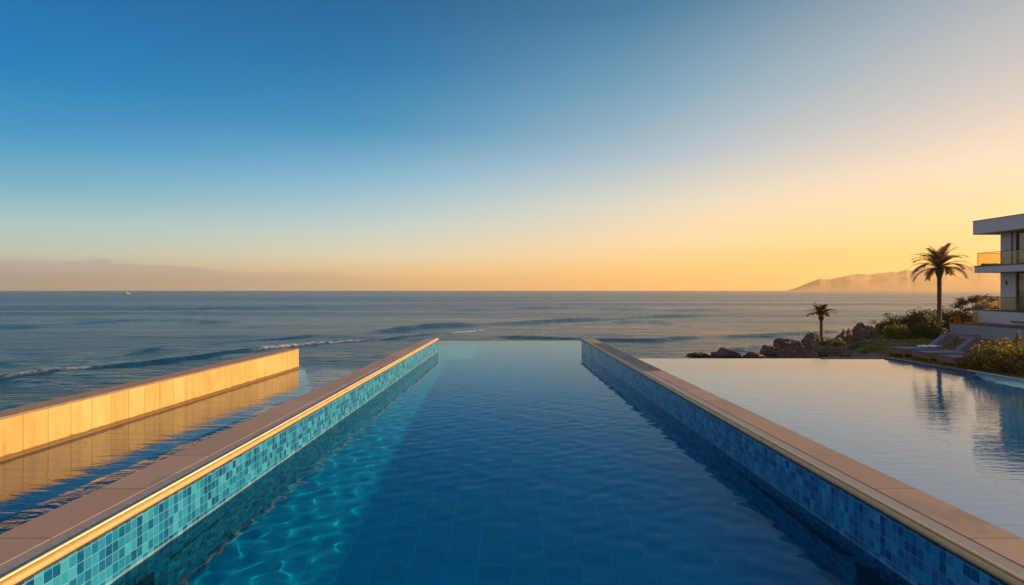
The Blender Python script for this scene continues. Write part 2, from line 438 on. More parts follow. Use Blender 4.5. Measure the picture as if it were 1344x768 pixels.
def build_sea():
    dy = np.concatenate([[900, 780, 680, 600, 540, 480, 430, 385], np.arange(350, 8, -0.62), np.arange(8, 0.66, -0.3)])
    R = F*(EYE-ZS)/dy
    a = np.radians(np.concatenate([np.arange(-180, -52, 4), np.arange(-52, 52, 0.14), np.arange(52, 181, 4)]))
    RR, AA = np.meshgrid(R, a, indexing='ij')
    X = RR*np.sin(AA); Y = RR*np.cos(AA)
    spread = np.clip(1-(RR-150)/200, 0, 1)
    Z = np.zeros_like(X)
    # calm water sheltered by the breakwater wall and the pools
    dw = np.abs((X-g1.x)*gn.x+(Y-g1.y)*gn.y)
    side = (X-g1.x)*gn.x+(Y-g1.y)*gn.y        # >0 left of wall
    along = (X-g1.x)*gdir.x+(Y-g1.y)*gdir.y
    wid = np.clip(0.2-0.40*along, 0, 3.9)          # the lee of the wall narrows towards its end
    calm = np.clip((wid+0.9+side)/0.9, 0, 1)*np.clip((0.3-along)/1.0, 0, 1)*(side < 0.4)
    calm = calm*calm*(3-2*calm)
    chan = np.clip((13+side)/4, 0, 1)*np.clip((7-along)/9, 0, 1)*(side < 0.4)
    calm = np.maximum(calm, 0.86*chan*chan*(3-2*chan))
    r2 = np.random.default_rng(5)
    for lam, am, n in ((14, 0.030, 5), (6.5, 0.018, 6), (2.8, 0.010, 7)):
        fade = np.clip(1-(RR**2/4300)*0.62*3/lam, 0, 1)
        for k in range(n):
            th = PI/2 + r2.normal(0, 0.35); L = lam*r2.uniform(0.75, 1.35); ph = r2.uniform(0, 6.28)
            kk = 2*PI/L
            w = np.sin(kk*(X*np.cos(th)+Y*np.sin(th))+ph+0.8*np.sin(X*0.07+ph))
            Z += am*fade*(1-0.99*calm)*w
    sw, foam = swell(X, Y)
    Z += sw*(1-calm)*spread**0.2
    P = np.stack([X, Y, ZS+Z], -1)
    # leave out what lies inside the solid pool shell
    xc = 0.25*(X[:-1, :-1]+X[1:, :-1]+X[1:, 1:]+X[:-1, 1:]); yc = 0.25*(Y[:-1, :-1]+Y[1:, :-1]+Y[1:, 1:]+Y[:-1, 1:])
    ins = (xc > -5.45) & (xc < 5.3) & (yc > -8) & (yc < 45.3)
    ins |= (np.abs(xc) < 6.15) & (yc > 45) & (yc < 54.8)
    ins |= (RR[:-1, :-1] < 6)
    o = grid_obj('sea', P, M['sea'], keep=~ins, attrs={'calm': calm, 'far': np.clip((RR-25)/160, 0, 1)**0.6, 'foam': np.clip(foam, 0, 1)})
    tag(o, kind='structure')
build_sea()

# ------------------------------------------------------------------ MAIN POOL
pool = empty('swimming_pool', (0, 20, 0))
tag(pool, 'long blue infinity pool lined with teal mosaic between two sandstone copings', 'swimming pool')
def child(o, root):
    o.parent = root; o.matrix_parent_inverse = Matrix.Translation(-Vector(root.location)); return o
ZF = -3.3
for s in (-1, 1):
    ys = [Y0, Y1]
    # tiled inner face: a 6 cm leaf of mosaic over the concrete
    a = [(inner(s, Y0), Y0), (inner(s, Y1), Y1)]
    leaf = [(a[0][0], Y0), (a[1][0], Y1), (a[1][0]+s*0.06, Y1), (a[0][0]+s*0.06, Y0)]
    if s > 0: leaf = [leaf[0], leaf[3], leaf[2], leaf[1]]
    child(MB().prism(leaf, ZF, -0.125).build('tiled_wall', M['mosaic']), pool)
    core = [(inner(s, Y0)+s*0.06, Y0), (inner(s, Y1)+s*0.06, Y1), (outer(s, Y1)-s*0.03, Y1), (outer(s, Y0)-s*0.03, Y0)]
    if s > 0: core = core[::-1]
    child(MB().prism(core, -4.2, -0.125).build('shell_wall', M['shell']), pool)
    def band(fa, fb, z0, z1, ya=Y0, yb=Y1+0.02, w0=0, w1=0):
        def lx(f, y): return inner(s, y) + (outer(s, y)-inner(s, y))*f
        p = [(lx(fa, ya)+w0, ya), (lx(fb, ya)+w1, ya), (lx(fb, yb)+w1, yb), (lx(fa, yb)+w0, yb)]
        if s < 0: p = p[::-1]
        return MB().prism(p, z0, z1)
    cop = child(band(0.335, 1.0, -0.122, 0.0).build('coping', M['coping'], bevel=0.012), pool)
    g = child(band(0.03, 0.33, -0.122, -0.006).build('drain_strip', M['slate'], bevel=0.006), pool)
    # rounded brass nosing
    n0 = Vector((inner(s, Y0), Y0, -0.045)); n1 = Vector((inner(s, Y1+0.02), Y1+0.02, -0.045))
    prof = []
    for k in range(9):
        t = PI/2 + PI*k/8
        prof.append((math.cos(t)*0.04, math.sin(t)*0.042))
    prof += [(0.03, -0.042), (0.03, 0.042)]
    vs = []
    for p in (n0, n1):
        for (dx, dz) in prof: vs.append((p.x + s*(dx), p.y, p.z+dz))
    n = len(prof)
    fs = [(i, (i+1) % n, n+(i+1) % n, n+i) for i in range(n)] + [tuple(range(n)), tuple(range(n, 2*n))]
    me = mesh_obj('brass_nosing', vs, fs, M['brass'], smooth=False)
    bm = bmesh.new(); bm.from_mesh(me.data); bmesh.ops.recalc_face_normals(bm, faces=bm.faces[:]); bm.to_mesh(me.data); bm.free()
    me.data.polygons.foreach_set('use_smooth', [True]*len(me.data.polygons))
    e = me.modifiers.new('edge', 'EDGE_SPLIT'); e.split_angle = math.radians(40)
    child(me, pool)
    p0 = (inner(s, Y0)+s*0.055, Y0, 0.012); p1 = (inner(s, Y1)+s*0.055, Y1+0.02, 0.012)
    child(MB().tube([p0, p1], [0.02, 0.02], 12).build('highlight_rod', M['highlight_brass'], smooth=True), pool)  # rod added to give the bright highlight line on the edge
    shadow_gap = child(band(0.012, 0.06, -0.15, -0.1225).build('shadow_gap_seal', M['cap']), pool)
# floor and widened far end with its overflow lip
LX = 6.05
child(MB().box(-5.9, 5.9, Y0, Y1, ZF-0.3, ZF).build('pool_floor', M['floor_tile']), pool)
fl = MB().box(-LX, LX, Y1, YE, ZF-0.3, ZF+0.002)
child(fl.build('pool_floor', M['floor_tile']), pool)
lip = MB()
lip.box(-LX-0.25, -LX, Y1+0.003, YE+0.25, -4.2, ZP+0.006)
lip.box(LX, LX+0.25, Y1+0.003, YE+0.25, -4.2, ZP+0.006)
lip.box(-LX, LX, YE, YE+0.2, -4.2, ZP+0.010)
child(lip.build('overflow_lip', M['mosaic']), pool)
bk = MB().box(-6.0, 6.0, Y0-0.4, Y0, -4.2, -0.125)
child(bk.build('shell_wall', M['mosaic']), pool)

def wave_field(X, Y, comps):
    Z = np.zeros_like(X)
    for (kx, ky, a, ph) in comps:
        Z += a*np.sin(kx*X+ky*Y+ph)
    return Z
def comps(seed, specs):
    r = np.random.default_rng(seed); out = []
    for lam, am, n, spread, main in specs:
        for i in range(n):
            L = lam*r.uniform(0.72, 1.4); th = main + r.uniform(-spread, spread)
            out.append((2*PI/L*math.cos(th), 2*PI/L*math.sin(th), am*L/lam, r.uniform(0, 2*PI)))
    return out

def build_pool_water():
    ys = [Y0]
    while ys[-1] < YE: ys.append(ys[-1] + (0.045 if ys[-1] < 22 else 0.045+0.0035*(ys[-1]-22)))
    ys[-1] = YE
    ys = np.array(ys); t = np.linspace(-1, 1, 230)
    XX = np.zeros((len(ys), len(t))); YY = np.repeat(ys[:, None], len(t), 1)
    for i, y in enumerate(ys):
        l, r = (inner(-1, y)+0.001, inner(1, y)-0.001) if y < Y1 else (-LX+0.0, LX)
        XX[i] = l + (r-l)*(t+1)/2
    c = comps(3, [(1.5, 0.0005, 5, 1.6, PI/2), (0.85, 0.00055, 12, 1.57, PI/2), (0.48, 0.00066, 16, 1.57, PI/2)])
    Z = wave_field(XX, YY, c)
    edge = np.clip((YE-YY)/3, 0, 1)
    Z *= (0.15+0.85*edge)*np.clip(1.1-YY/34, 0.2, 1)
    P = np.stack([XX, YY, ZP+Z*1.0], -1)
    o = grid_obj('pool_water', P, M['pool_water'])
    tag(o, kind='structure')
    return o
water = build_pool_water()

# deck the camera stands over, behind the pool
o = MB().box(-30, 34, -16, Y0-0.4, -4.2, -0.004).build('terrace_deck', M['deck']); tag(o, kind='structure')

# ------------------------------------------------------------------ GOLDEN WALL
gw = empty('sea_wall', (g0.x, g0.y, ZS))
tag(gw, 'low cream stone wall glowing golden in the sunlight, standing in the dark water left of the pool', 'wall')
def gpoly(off0, off1, e0=0, e1=0):
    a, b_ = g0-gdir*e0, g1+gdir*e1
    p = [a+gn*off0, b_+gn*off0, b_+gn*off1, a+gn*off1]
    return [(q.x, q.y) for q in p]
child(MB().prism(gpoly(0, 0.85), -4.0, -0.45).build('stone_face', M['golden'], bevel=0.01), gw)
child(MB().prism(gpoly(-0.012, 0.87, 0, 0.012), -0.449, -0.38).build('cap_stone', M['walltop'], bevel=0.01), gw)
child(MB().prism(gpoly(-0.05, 0.9, 0, 0.05), -4.0, ZS+0.06).build('plinth', M['golden'], bevel=0.01), gw)

# ------------------------------------------------------------------ REFLECTING POOL (right) AND LAND
ZR = -0.03
RP = [(outer(1, 4)+0.0, -2.6), (18.3, -2.6), (18.3, 10), (18.0, 24.0), (17.55, 32.2), (outer(1, 32.2)+0.0, 32.2)]
rpool = empty('reflecting_pool', (12, 20, 0))
tag(rpool, 'flat pale mirror pool flush with the right coping, reflecting palm and house', 'reflecting pool')
w = [(outer(1, -2.6)+0.004, -2.6, ZR), (18.3, -2.6, ZR), (18.3, 10, ZR), (18.0, 24.0, ZR), (17.55, 32.2, ZR), (outer(1, 32.2)+0.004, 32.2, ZR)]
o = mesh_obj('reflecting_pool_water', w, [tuple(range(6))], M['mirror_water']); tag(o, kind='structure')
base = [(outer(1, -2.6), -2.6), (18.3, -2.6), (18.3, 10), (18.0, 24.0), (17.55, 32.2), (outer(1, 32.2), 32.2)]
child(MB().prism(base, -4.2, ZR-0.02).build('basin', M['shell']), rpool)
# thin edging along the far and right sides
def strip(pts, wdt, z0, z1, sgn=1):
    b = MB()
    for (p, q) in zip(pts[:-1], pts[1:]):
        p, q = Vector(p), Vector(q); d = (q-p).normalized(); nn = Vector((d.y, -d.x))*wdt*sgn
        b.prism([tuple(p), tuple(p+nn), tuple(q+nn), tuple(q)] if sgn > 0 else [tuple(p), tuple(q), tuple(q+nn), tuple(p+nn)], z0, z1)
    return b
child(strip([(18.3, -2.6), (18.3, 10), (18.0, 24.0), (17.55, 32.2)], 0.28, -4.2, 0.03).build('edging', M['cap']), rpool)
child(MB().box(outer(1, 32.2)+0.01, 14.6, 32.205, 32.38, -4.2, ZR-0.008).build('overflow_lip', M['slate']), rpool)
child(MB().box(14.6, 17.83, 32.205, 32.42, -4.2, 0.0).build('edging', M['cap']), rpool)
# teal ledge under the edging in the near right part
arc = [(17.97, 26.6), (17.75, 26.0), (17.35, 25.2), (16.9, 24.3), (16.6, 23.2), (16.5, 21.5), (16.6, 19.5), (17.2, 18.0), (18.1, 17.5), (18.0, 24.0)]
child(MB().prism(arc, ZR-0.02, ZR+0.05).build('tiled_ledge', M['ledge']), rpool)
child(strip([(18.285, 10), (17.985, 24.0), (17.93, 26.9)], 0.06, 0.033, 0.06).build('pale_rim', M['pale']), rpool)

# land: lawn and rocky slope down to the sea
def land_h(x, y):
    # signed distance-like edge of the plateau
    edge = 17.6 + 0.0*x
    e_left = 16.0 + 0.42*max(0, y-36) + 1.2*noise.noise(Vector((y*0.18, 3.1, 0)))      # plateau starts right of this
    d1 = (x-e_left)/3.4
    yf = 46.5 + 0.42*(x-20) + 2.2*noise.noise(Vector((x*0.12, 7.7, 0)))
    d2 = (yf-y)/5.0
    d = min(d1, d2)
    h = -0.03 if d > 1 else (-0.03 - 2.6*(1-max(d, -0.4))**1.5 if d < 1 else -0.03)
    rough = max(0, min(1, 1.2-d))
    h += rough*(0.45*(0.4-abs(noise.noise(Vector((x*0.9, y*0.9, 14)))))*2 + 0.22*(0.4-abs(noise.noise(Vector((x*2.3, y*2.3, 19)))))*2 + 0.3*noise.noise(Vector((x*0.5, y*0.5, 1)))+0.28*noise.noise(Vector((x*1.3, y*1.3, 4)))+0.12*noise.noise(Vector((x*3.3, y*3.3, 9))))
    if d > 0.9: h += 0.02*noise.noise(Vector((x*0.7, y*0.7, 2)))
    return max(h, -4)
xs = np.concatenate([np.arange(11, 46, 0.3), np.arange(46, 110, 3)]); ys = np.concatenate([np.arange(32.4, 74, 0.3), np.arange(74, 110, 4)])
P = np.array([[(x, y, land_h(x, y)) for y in ys] for x in xs])
P = P.transpose(1, 0, 2)
o = grid_obj('lawn', P, M['ground']); tag(o, kind='structure')
o = MB().add([(18.55, -16, -0.02), (110, -16, -0.02), (110, 32.45, -0.02), (17.8, 32.45, -0.02), (18.28, 24, -0.02), (18.56, 10, -0.02)], [(0, 1, 2, 3, 4, 5)]).build('ground', M['ground']); tag(o, kind='structure')

# grass blades on the visible lawn
def grass():
    V = []; Fc = []
    r = random.Random(3)
    for i in range(26000):
        x = r.uniform(14.5, 32); y = r.uniform(28, 47)
        if y < 32.5 and x < 18.0: continue
        if x > 30.3 and y < 48: continue
        z = land_h(x, y) if y > 32.45 else -0.02
        if z < -0.12: continue
        if noise.noise(Vector((x*0.6, y*0.6, 5))) < -0.25: continue
        hh = r.uniform(0.04, 0.10); a = r.uniform(0, PI); dx, dy_ = math.cos(a)*0.03, math.sin(a)*0.03
        b_ = len(V); V += [(x-dx, y-dy_, z-0.01), (x+dx, y+dy_, z-0.01), (x+r.uniform(-.03, .03), y+r.uniform(-.03, .03), z+hh)]
        Fc.append((b_, b_+1, b_+2))
    o = mesh_obj('grass', V, Fc, M['leaf_green']); tag(o, 'short green grass on the lawn by the loungers', 'grass', kind='stuff')
grass()

# ------------------------------------------------------------------ ROCKS
def rock(cx, cy, zb, rx, ry, h, seed, label, rough=0.34):
    bm = bmesh.new(); bmesh.ops.create_icosphere(bm, subdivisions=5, radius=1)
    o3 = Vector((seed*3.17, seed*1.3, 0)); rr_ = random.Random(int(seed*100))
    pl_ = [(Vector((rr_.gauss(0, 1), rr_.gauss(0, 1), rr_.gauss(0.2, 1))).normalized(), rr_.uniform(0.62, 0.98)) for _ in range(22)]
    for v in bm.verts:
        p = v.co.copy()
        d = noise.noise(p*1.2+o3)*0.55 + noise.noise(p*2.6+o3)*0.32
        rid = (0.4-abs(noise.noise(p*3.6+o3)))*0.55 + (0.4-abs(noise.noise(p*8+o3)))*0.26 + noise.noise(p*17+o3)*0.09 + noise.noise(p*33+o3)*0.05
        fac_ = min([1.15]+[dd/max(1e-3, p.dot(nn)) for nn, dd in pl_ if p.dot(nn) > 0.2])
        q = p*fac_*(1 + (d+rid)*rough*1.7)
        v.co = Vector((q.x*rx, q.y*ry, max(q.z, -0.6)*h))
    me = bpy.data.meshes.new('boulder'); bm.to_mesh(me); bm.free(); me.materials.append(M['rock'])
    o = link(bpy.data.objects.new('boulder', me)); o.location = (cx, cy, zb); o.rotation_euler.z = seed*1.1
    tag(o, label, 'rock', 'rocks along the shore beyond the mirror pool'); return o
def rock_px(x0, x1, ytop, D, seed, label, base=None, rough=0.3, depth=0.9):
    """place a rock that spans x0..x1 and peaks at ytop when seen from the terrace, at distance D"""
    xc = ((x0+x1)/2-CX)/F*D; rx = (x1-x0)/2/F*D
    zt = EYE-(ytop-HY)/F*D
    zb = ZS-0.25 if base is None else base
    return rock(xc, D, zb, rx*1.12, rx*depth, (zt-zb)*1.04, seed, label, rough)
rock_px(899, 934, 461.0, 50, 1.2, 'small flat dark rock alone in the sea, leftmost of the shore rocks')
rock_px(936, 982, 457.5, 49, 2.1, 'low pointed dark rock in the sea, second from the left of the shore rocks')
rock_px(972, 1008, 461, 48, 3.7, 'lowest flat rock joining the pointed sea rock to the tall boulders')
rock_px(992, 1034, 451, 50, 4.4, 'sloping brown boulder at the left foot of the tallest shore rock')
rock_px(1014, 1056, 439.5, 52, 5.9, 'tall red-brown boulder, highest of the rocks left of the small palm')
rock_px(1040, 1084, 442, 54, 6.3, 'broad rugged boulder directly left of the small palm trunk')
rock_px(1020, 1068, 456, 45, 7.8, 'wide dark boulder lying in front of the tall red-brown one', depth=0.6)
rock_px(1062, 1100, 454, 44, 8.5, 'grey-brown rock low in front of the green bush under the small palm', depth=0.6)
rock_px(1088, 1122, 441, 52, 9.6, 'jagged rock between the small palm and the big rounded boulder')
rock_px(1050, 1082, 452, 47.5, 16.1, 'dark rock filling the gap between the broad boulder and the green bush', depth=0.7)
rock_px(1080, 1118, 450, 47.5, 17.7, 'grey boulder right of the green bush, below the jagged rock', depth=0.7)
rock_px(1086, 1128, 437.5, 54, 26.1, 'long craggy rock sloping up to the big rounded boulder from the left', depth=0.6)
rock_px(1134, 1180, 433, 54, 27.3, 'broad grey rock between the big rounded boulder and the hedge', depth=0.6)
rock_px(1122, 1150, 440, 51, 18.9, 'craggy rock at the foot of the big rounded boulder', depth=0.6)
rock(W(1082, 38), 38, -0.55, 0.75, 0.9, 0.75, 21.3, 'rugged brown rock just behind the far edge of the mirror pool, left of the lawn', 0.34)
rock(W(1100, 36.6), 36.6, -0.45, 0.55, 0.7, 0.62, 22.7, 'small knobbly rock beside the left end of the lawn grass', 0.36)
rock(W(1063, 36.5), 36.5, -0.75, 0.8, 0.7, 0.7, 23.9, 'dark low rock on the mirror pool far edge below the broad boulder', 0.36)
rock(W(1095, 34.6), 34.6, -0.5, 0.5, 0.5, 0.5, 24.3, 'nearest small stone to the far edge of the mirror pool', 0.34)
rock_px(1078, 1104, 456, 40, 13.7, 'small grey rock at the left tip of the lawn just behind the mirror pool', depth=0.6)
rock_px(1100, 1128, 458, 38.5, 14.9, 'low stone half sunk in the lawn corner by the creeping shrub', depth=0.6)
rock_px(1104, 1160, 428.5, 56, 10.4, 'big rounded boulder highest on the shore, left of the dark green bushes', depth=0.7)
rock_px(1092, 1132, 446, 46, 11.2, 'grey slanting rock slab at the left edge of the lawn', depth=0.6)
rock_px(1146, 1186, 438.5, 52, 12.6, 'low pale rock strip below the dark green bushes behind the lawn', depth=0.5)

# ------------------------------------------------------------------ PLANTS
def leaf_cloud(blobs, n, size, seed, squash=0.8, sh=0.9, ragged=0.25):
    """leaf-sized faces through and over a few lobes; returns verts, faces"""
    r = random.Random(seed); V = []; Fc = []
    wsum = [b[3]*b[4] + b[5]*b[3] for b in blobs]
    for i in range(n):
        cx, cy, cz, rx, ry, rz = r.choices(blobs, wsum)[0]
        while True:
            d = Vector((r.gauss(0, 1), r.gauss(0, 1), r.gauss(0, 1))).normalized()
            if d.z > -0.75: break
        k = r.random()**0.4
        k *= 1 + ragged*noise.noise(Vector((d.x*2.5+cx*3, d.y*2.5+cy, d.z*2.5+seed)))*2
        if noise.noise(Vector((d.x*3.1*k+cx, d.y*3.1*k+cy*2, d.z*3.1*k+seed*2))) < -0.22 and r.random() < 0.75: continue
        p = Vector((cx+d.x*rx*k, cy+d.y*ry*k, cz+d.z*rz*k))
        nrm = (d + Vector((r.uniform(-1, 1), r.uniform(-1, 1), r.uniform(-1, 1)))*sh).normalized()
        a = nrm.orthogonal().normalized(); b_ = nrm.cross(a); t = r.uniform(0, 2*PI)
        u = a*math.cos(t)+b_*math.sin(t); w_ = nrm.cross(u); s = size*r.uniform(0.6, 1.35)
        q = len(V)
        V += [p-u*s, p+w_*s*0.45+nrm*s*0.12, p+u*s, p-w_*s*0.45+nrm*s*0.12]
        Fc.append((q, q+1, q+2, q+3))
    return V, Fc
def twigs(root, tips, rad, seed):
    r = random.Random(seed); b = MB(); root = Vector(root)
    for t in tips:
        t = Vector(t); m1 = root.lerp(t, 0.4) + Vector((r.uniform(-.15, .15), r.uniform(-.15, .15), 0.1))
        b.tube([root, m1, t], [rad, rad*0.6, rad*0.2], 5)
    return b
def bush(name, loc, blobs, n, size, mat, label, seed, cat='bush', group=None, ragged=0.25, extra=None):
    root = empty(name, loc)
    V, Fc = leaf_cloud(blobs, n, size, seed, ragged=ragged)
    mesh_obj('foliage', V, Fc, M[mat], root)
    tips = [(b[0]+random.uniform(-.4, .4)*b[3], b[1]+random.uniform(-.4, .4)*b[4], b[2]+b[5]*0.6) for b in blobs for _ in range(3)]
    twigs((0, 0, -0.1), tips, 0.05, seed).build('stem', M['twig'], root)
    tag(root, label, cat, group); return root
G1 = 'bushes at the back of the lawn'
# dark massed bushes around the tall palm
def bush_px(x0, x1, ytop, ybase, D, lab, seed, mat='leaf_dark', n=5200, size=0.075, ry=None, name='bush', group=G1, ragged=0.25):
    rx = (x1-x0)/2/F*D; zt = Hh(ytop, D); zb = Hh(ybase, D); h = zt-zb
    r = random.Random(seed)
    blobs = [(0, 0, h*0.42, rx*0.78, (ry or rx*0.7), h*0.55)]
    for k in range(5):
        u = r.uniform(-0.7, 0.7)
        blobs.append((u*rx, r.uniform(-.4, .4)*(ry or rx*.7), h*r.uniform(0.3, 0.72)*(1-0.35*abs(u)), rx*r.uniform(.28, .42), rx*.35, h*r.uniform(.22, .32)))
    return bush(name, (W((x0+x1)/2, D), D, zb), blobs, n, size, mat, lab, seed, group=group, ragged=ragged)
bush_px(1150, 1206, 413, 446, 50, 'green spreading bush at the left end of the hedge behind the lawn', 21, 'leaf_green', 10000)
bush_px(1180, 1236, 404.5, 448, 49, 'dark bush directly left of the tall palm trunk', 22, 'leaf_dark', 14000)
bush_px(1214, 1262, 403, 446, 54, 'brown-green bush behind the tall palm trunk', 23, 'leaf_brown', 11000)
bush_px(1158, 1200, 424, 450, 47, 'low olive bush at the foot of the hedge, nearest the rocks', 24, 'leaf_green', 6000)
bush_px(1190, 1236, 422, 450, 46.8, 'low dense dark bush in front of the tall palm', 26, 'leaf_dark', 9000)
bush_px(1074, 1106, 442.5, 462, 45, 'small bright green bush under the small palm among the rocks', 27, 'leaf_green', 4200, 0.06)
bush_px(1108, 1152, 448, 459, 41.5, 'low creeping green shrub at the left corner of the lawn', 28, 'leaf_green', 4200, 0.05)
bush_px(1120, 1176, 455, 466, 37, 'flat patch of ground shrub close behind the mirror pool corner', 29, 'leaf_green', 3600, 0.045)
def airy(x0, x1, ytop, ybase, D, lab, seed, n, size, mat, nb=16):
    rx = (x1-x0)/2/F*D; zt = Hh(ytop, D); zb = Hh(ybase, D); h = zt-zb; r = random.Random(seed)
    blobs = []; tips = []
    for k in range(nb):
        u = r.uniform(-1, 1); v = r.uniform(0.35, 1)*(1-0.35*u*u)
        p = (u*rx*0.92, r.uniform(-.5, .5)*rx*.5, v*h*0.93)
        tips.append(p); s = r.uniform(.10, .2)*rx
        blobs.append((p[0], p[1], p[2], s*1.2, s, s*0.8))
    root = empty('shrub', (W((x0+x1)/2, D), D, zb))
    V, Fc = leaf_cloud(blobs, n, size, seed, ragged=0.5)
    mesh_obj('foliage', V, Fc, M[mat], root)
    twigs((0, 0, 0), tips, 0.045, seed).build('branches', M['twig'], root)
    tag(root, lab, 'shrub'); return root
airy(1248, 1312, 380, 440, 55, 'open airy sea shrub with round leaves rising behind the terrace glass beside the house', 31, 5200, 0.085, 'leaf_brown', 46)
airy(1146, 1186, 409, 440, 52, 'wispy dry twiggy shrub topping the bushes at their left end', 32, 500, 0.05, 'leaf_brown', 22)
# front right shrub, sunlit gold put into its leaf colour
r_ = random.Random(8)
blobs = [(0, 0, 0.55, 1.0, 1.2, 0.6), (1.3, -.5, 0.6, 1.1, 1.3, 0.7), (2.6, -0.4, 0.65, 1.2, 1.4, 0.75), (-0.35, 0.9, 0.4, 0.6, 0.7, 0.45), (0.9, 0.9, 0.62, 0.8, 0.8, 0.6), (3.9, -0.6, 0.7, 1.2, 1.4, 0.75), (0.3, -1.2, 0.4, 0.7, 0.8, 0.5),
         (1.5, -2.3, 0.5, 1.0, 1.0, 0.6), (3.0, -2.6, 0.55, 1.2, 1.2, 0.65)]
fs_root = bush('shrub', (19.35, 26.9, -0.02), blobs, 30000, 0.065, 'leaf_gold', 'leafy yellow-green shrub at the edge of the mirror pool in front of the loungers', 41, 'shrub', ragged=0.3)
V, Fc = leaf_cloud([(1.1+i*0.05, 0.2, 1.1+0.1*i, 0.09, 0.09, 0.12) for i in range(5)] + [(0.75+i*0.02, 0.3, 1.1+0.09*i, 0.08, 0.08, 0.12) for i in range(5)], 420, 0.05, 42)
mesh_obj('tall_foliage', V, Fc, M['leaf_gold'], fs_root)

# palms
def palm(loc, H, crown, nf, label, seed, tr=0.17, name='palm_tree', lean=0.0):
    r = random.Random(seed); root = empty(name, loc)
    pts = []; rad = []
    for i in range(26):
        t = i/25; pts.append((lean*t*t, 0, H*t)); rad.append(tr*(1.25-0.5*min(1, t*3)*0.5 + (0.06 if i % 2 else -0.03)) if t < 0.86 else tr*(1.0+1.0*math.sin((t-0.86)/0.14*PI*0.75)))
    MB().tube(pts, rad, 12).build('trunk', M['bark'], root, smooth=True)
    top = Vector((lean, 0, H))
    V = []; Fc = []
    for k in range(nf):
        az = k*2.39996 + r.uniform(-.15, .15); t = (k+0.5)/nf
        el = math.radians(84 - (84 if nf > 30 else 58)*t**0.9 + r.uniform(-6, 6)); L = crown*r.uniform(0.9, 1.1)*(0.88 if el > 1.0 else 1.0)
        hd = Vector((math.cos(az), math.sin(az), 0)); side = Vector((-math.sin(az), math.cos(az), 0))
        p = top.copy(); ang = el; seg = 15; prev = None
        for j in range(seg+1):
            u = j/seg
            d = hd*math.cos(ang) + Vector((0, 0, math.sin(ang)))
            up = hd*(-math.sin(ang)) + Vector((0, 0, math.cos(ang)))
            if j > 0:
                # rachis
                wv = 0.022*crown/2*(1-u*0.8); b_ = len(V)
                V += [pp - side*wv, pp + side*wv, p + side*wv*0.8, p - side*wv*0.8]; Fc.append((b_, b_+1, b_+2, b_+3))
                b_ = len(V); V += [pp - up*wv, pp + up*wv, p + up*wv*0.8, p - up*wv*0.8]; Fc.append((b_, b_+1, b_+2, b_+3))
                if u > 0.12:
                    ll = crown*(0.30 if nf > 30 else 0.36)*math.sin(min(1, (u-0.05)*1.25)*PI*0.86)**0.7
                    for q in range(5):
                        base_ = pp.lerp(p, (q+0.5)/5)
                        for s in (-1, 1):
                            dirv = (side*s*0.78 + d*0.72 + up*(0.28+r.uniform(-.12, .12)) + Vector((0, 0, -0.15))).normalized()
                            tip = base_ + dirv*ll*r.uniform(.85, 1.1) + Vector((0, 0, -0.10*ll))
                            wl = d*crown*(0.011 if nf > 30 else 0.022)
                            b_ = len(V); V += [base_-wl, base_+wl, tip]; Fc.append((b_, b_+1, b_+2))
            pp = p.copy(); p = p + d*L/seg; ang -= math.radians(5.2 if el < 1.2 else 3.2)*(0.4+1.3*u)
    mesh_obj('crown', V, Fc, M['frond'], root)
    b = MB()
    for k in range(18):
        a = k*2.4; z = H*(0.90+0.09*(k/18)); c = Vector((lean+math.cos(a)*tr*1.4, math.sin(a)*tr*1.4, z))
        b.tube([c*1.0 - Vector((math.cos(a)*tr*.5, math.sin(a)*tr*.5, 0.1)), c + Vector((math.cos(a)*tr*0.5, math.sin(a)*tr*0.5, 0.14))], [0.05, 0.03], 5)
    b.build('cut_frond_bases', M['bark'], root)
    tag(root, label, 'palm tree'); return root
palm((W(1233, 50.5), 50.5, -0.1), Hh(351, 50.5)+0.1, 2.12, 36, 'tall slender palm rising beside the white house', 5, 0.15)
palm((W(1078, 56), 56, -1.2), Hh(415, 56)+1.2, 1.35, 17, 'small palm standing among the shore rocks', 9, 0.12)

# ------------------------------------------------------------------ HOUSE
house = empty('modern_house', (33.5, 42, 0))
tag(house, 'white modern two-storey house with flat overhanging roof and glass balconies', 'house')
def hpart(mb, name, mat, parent=None, bevel=0):
    o = mb.build(name, M[mat], bevel=bevel)
    if parent is None: return child(o, house)
    o.parent = parent; o.matrix_parent_inverse = parent.matrix_parent_inverse.copy() @ Matrix.Identity(4); return o
XF, YB, YN = 32.4, 48.0, 34.0
# roof: fascia slab with warm soffit
rf = hpart(MB().box(XF, 46, YN, YB, 7.12, 8.0), 'roof', 'plaster', bevel=0.01)
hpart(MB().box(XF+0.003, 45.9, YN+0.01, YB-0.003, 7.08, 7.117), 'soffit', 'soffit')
hpart(MB().box(XF-0.02, 46.02, YN-0.02, YB+0.02, 8.003, 8.05), 'roof_edge', 'cap')
# balcony slab
hpart(MB().box(XF+0.05, 44, YN, YB-0.1, 4.40, 4.84), 'balcony_slab', 'plaster', bevel=0.01)
hpart(MB().box(XF+0.03, 44.02, YN-0.02, YB-0.08, 4.843, 4.90), 'balcony_edge', 'cap')
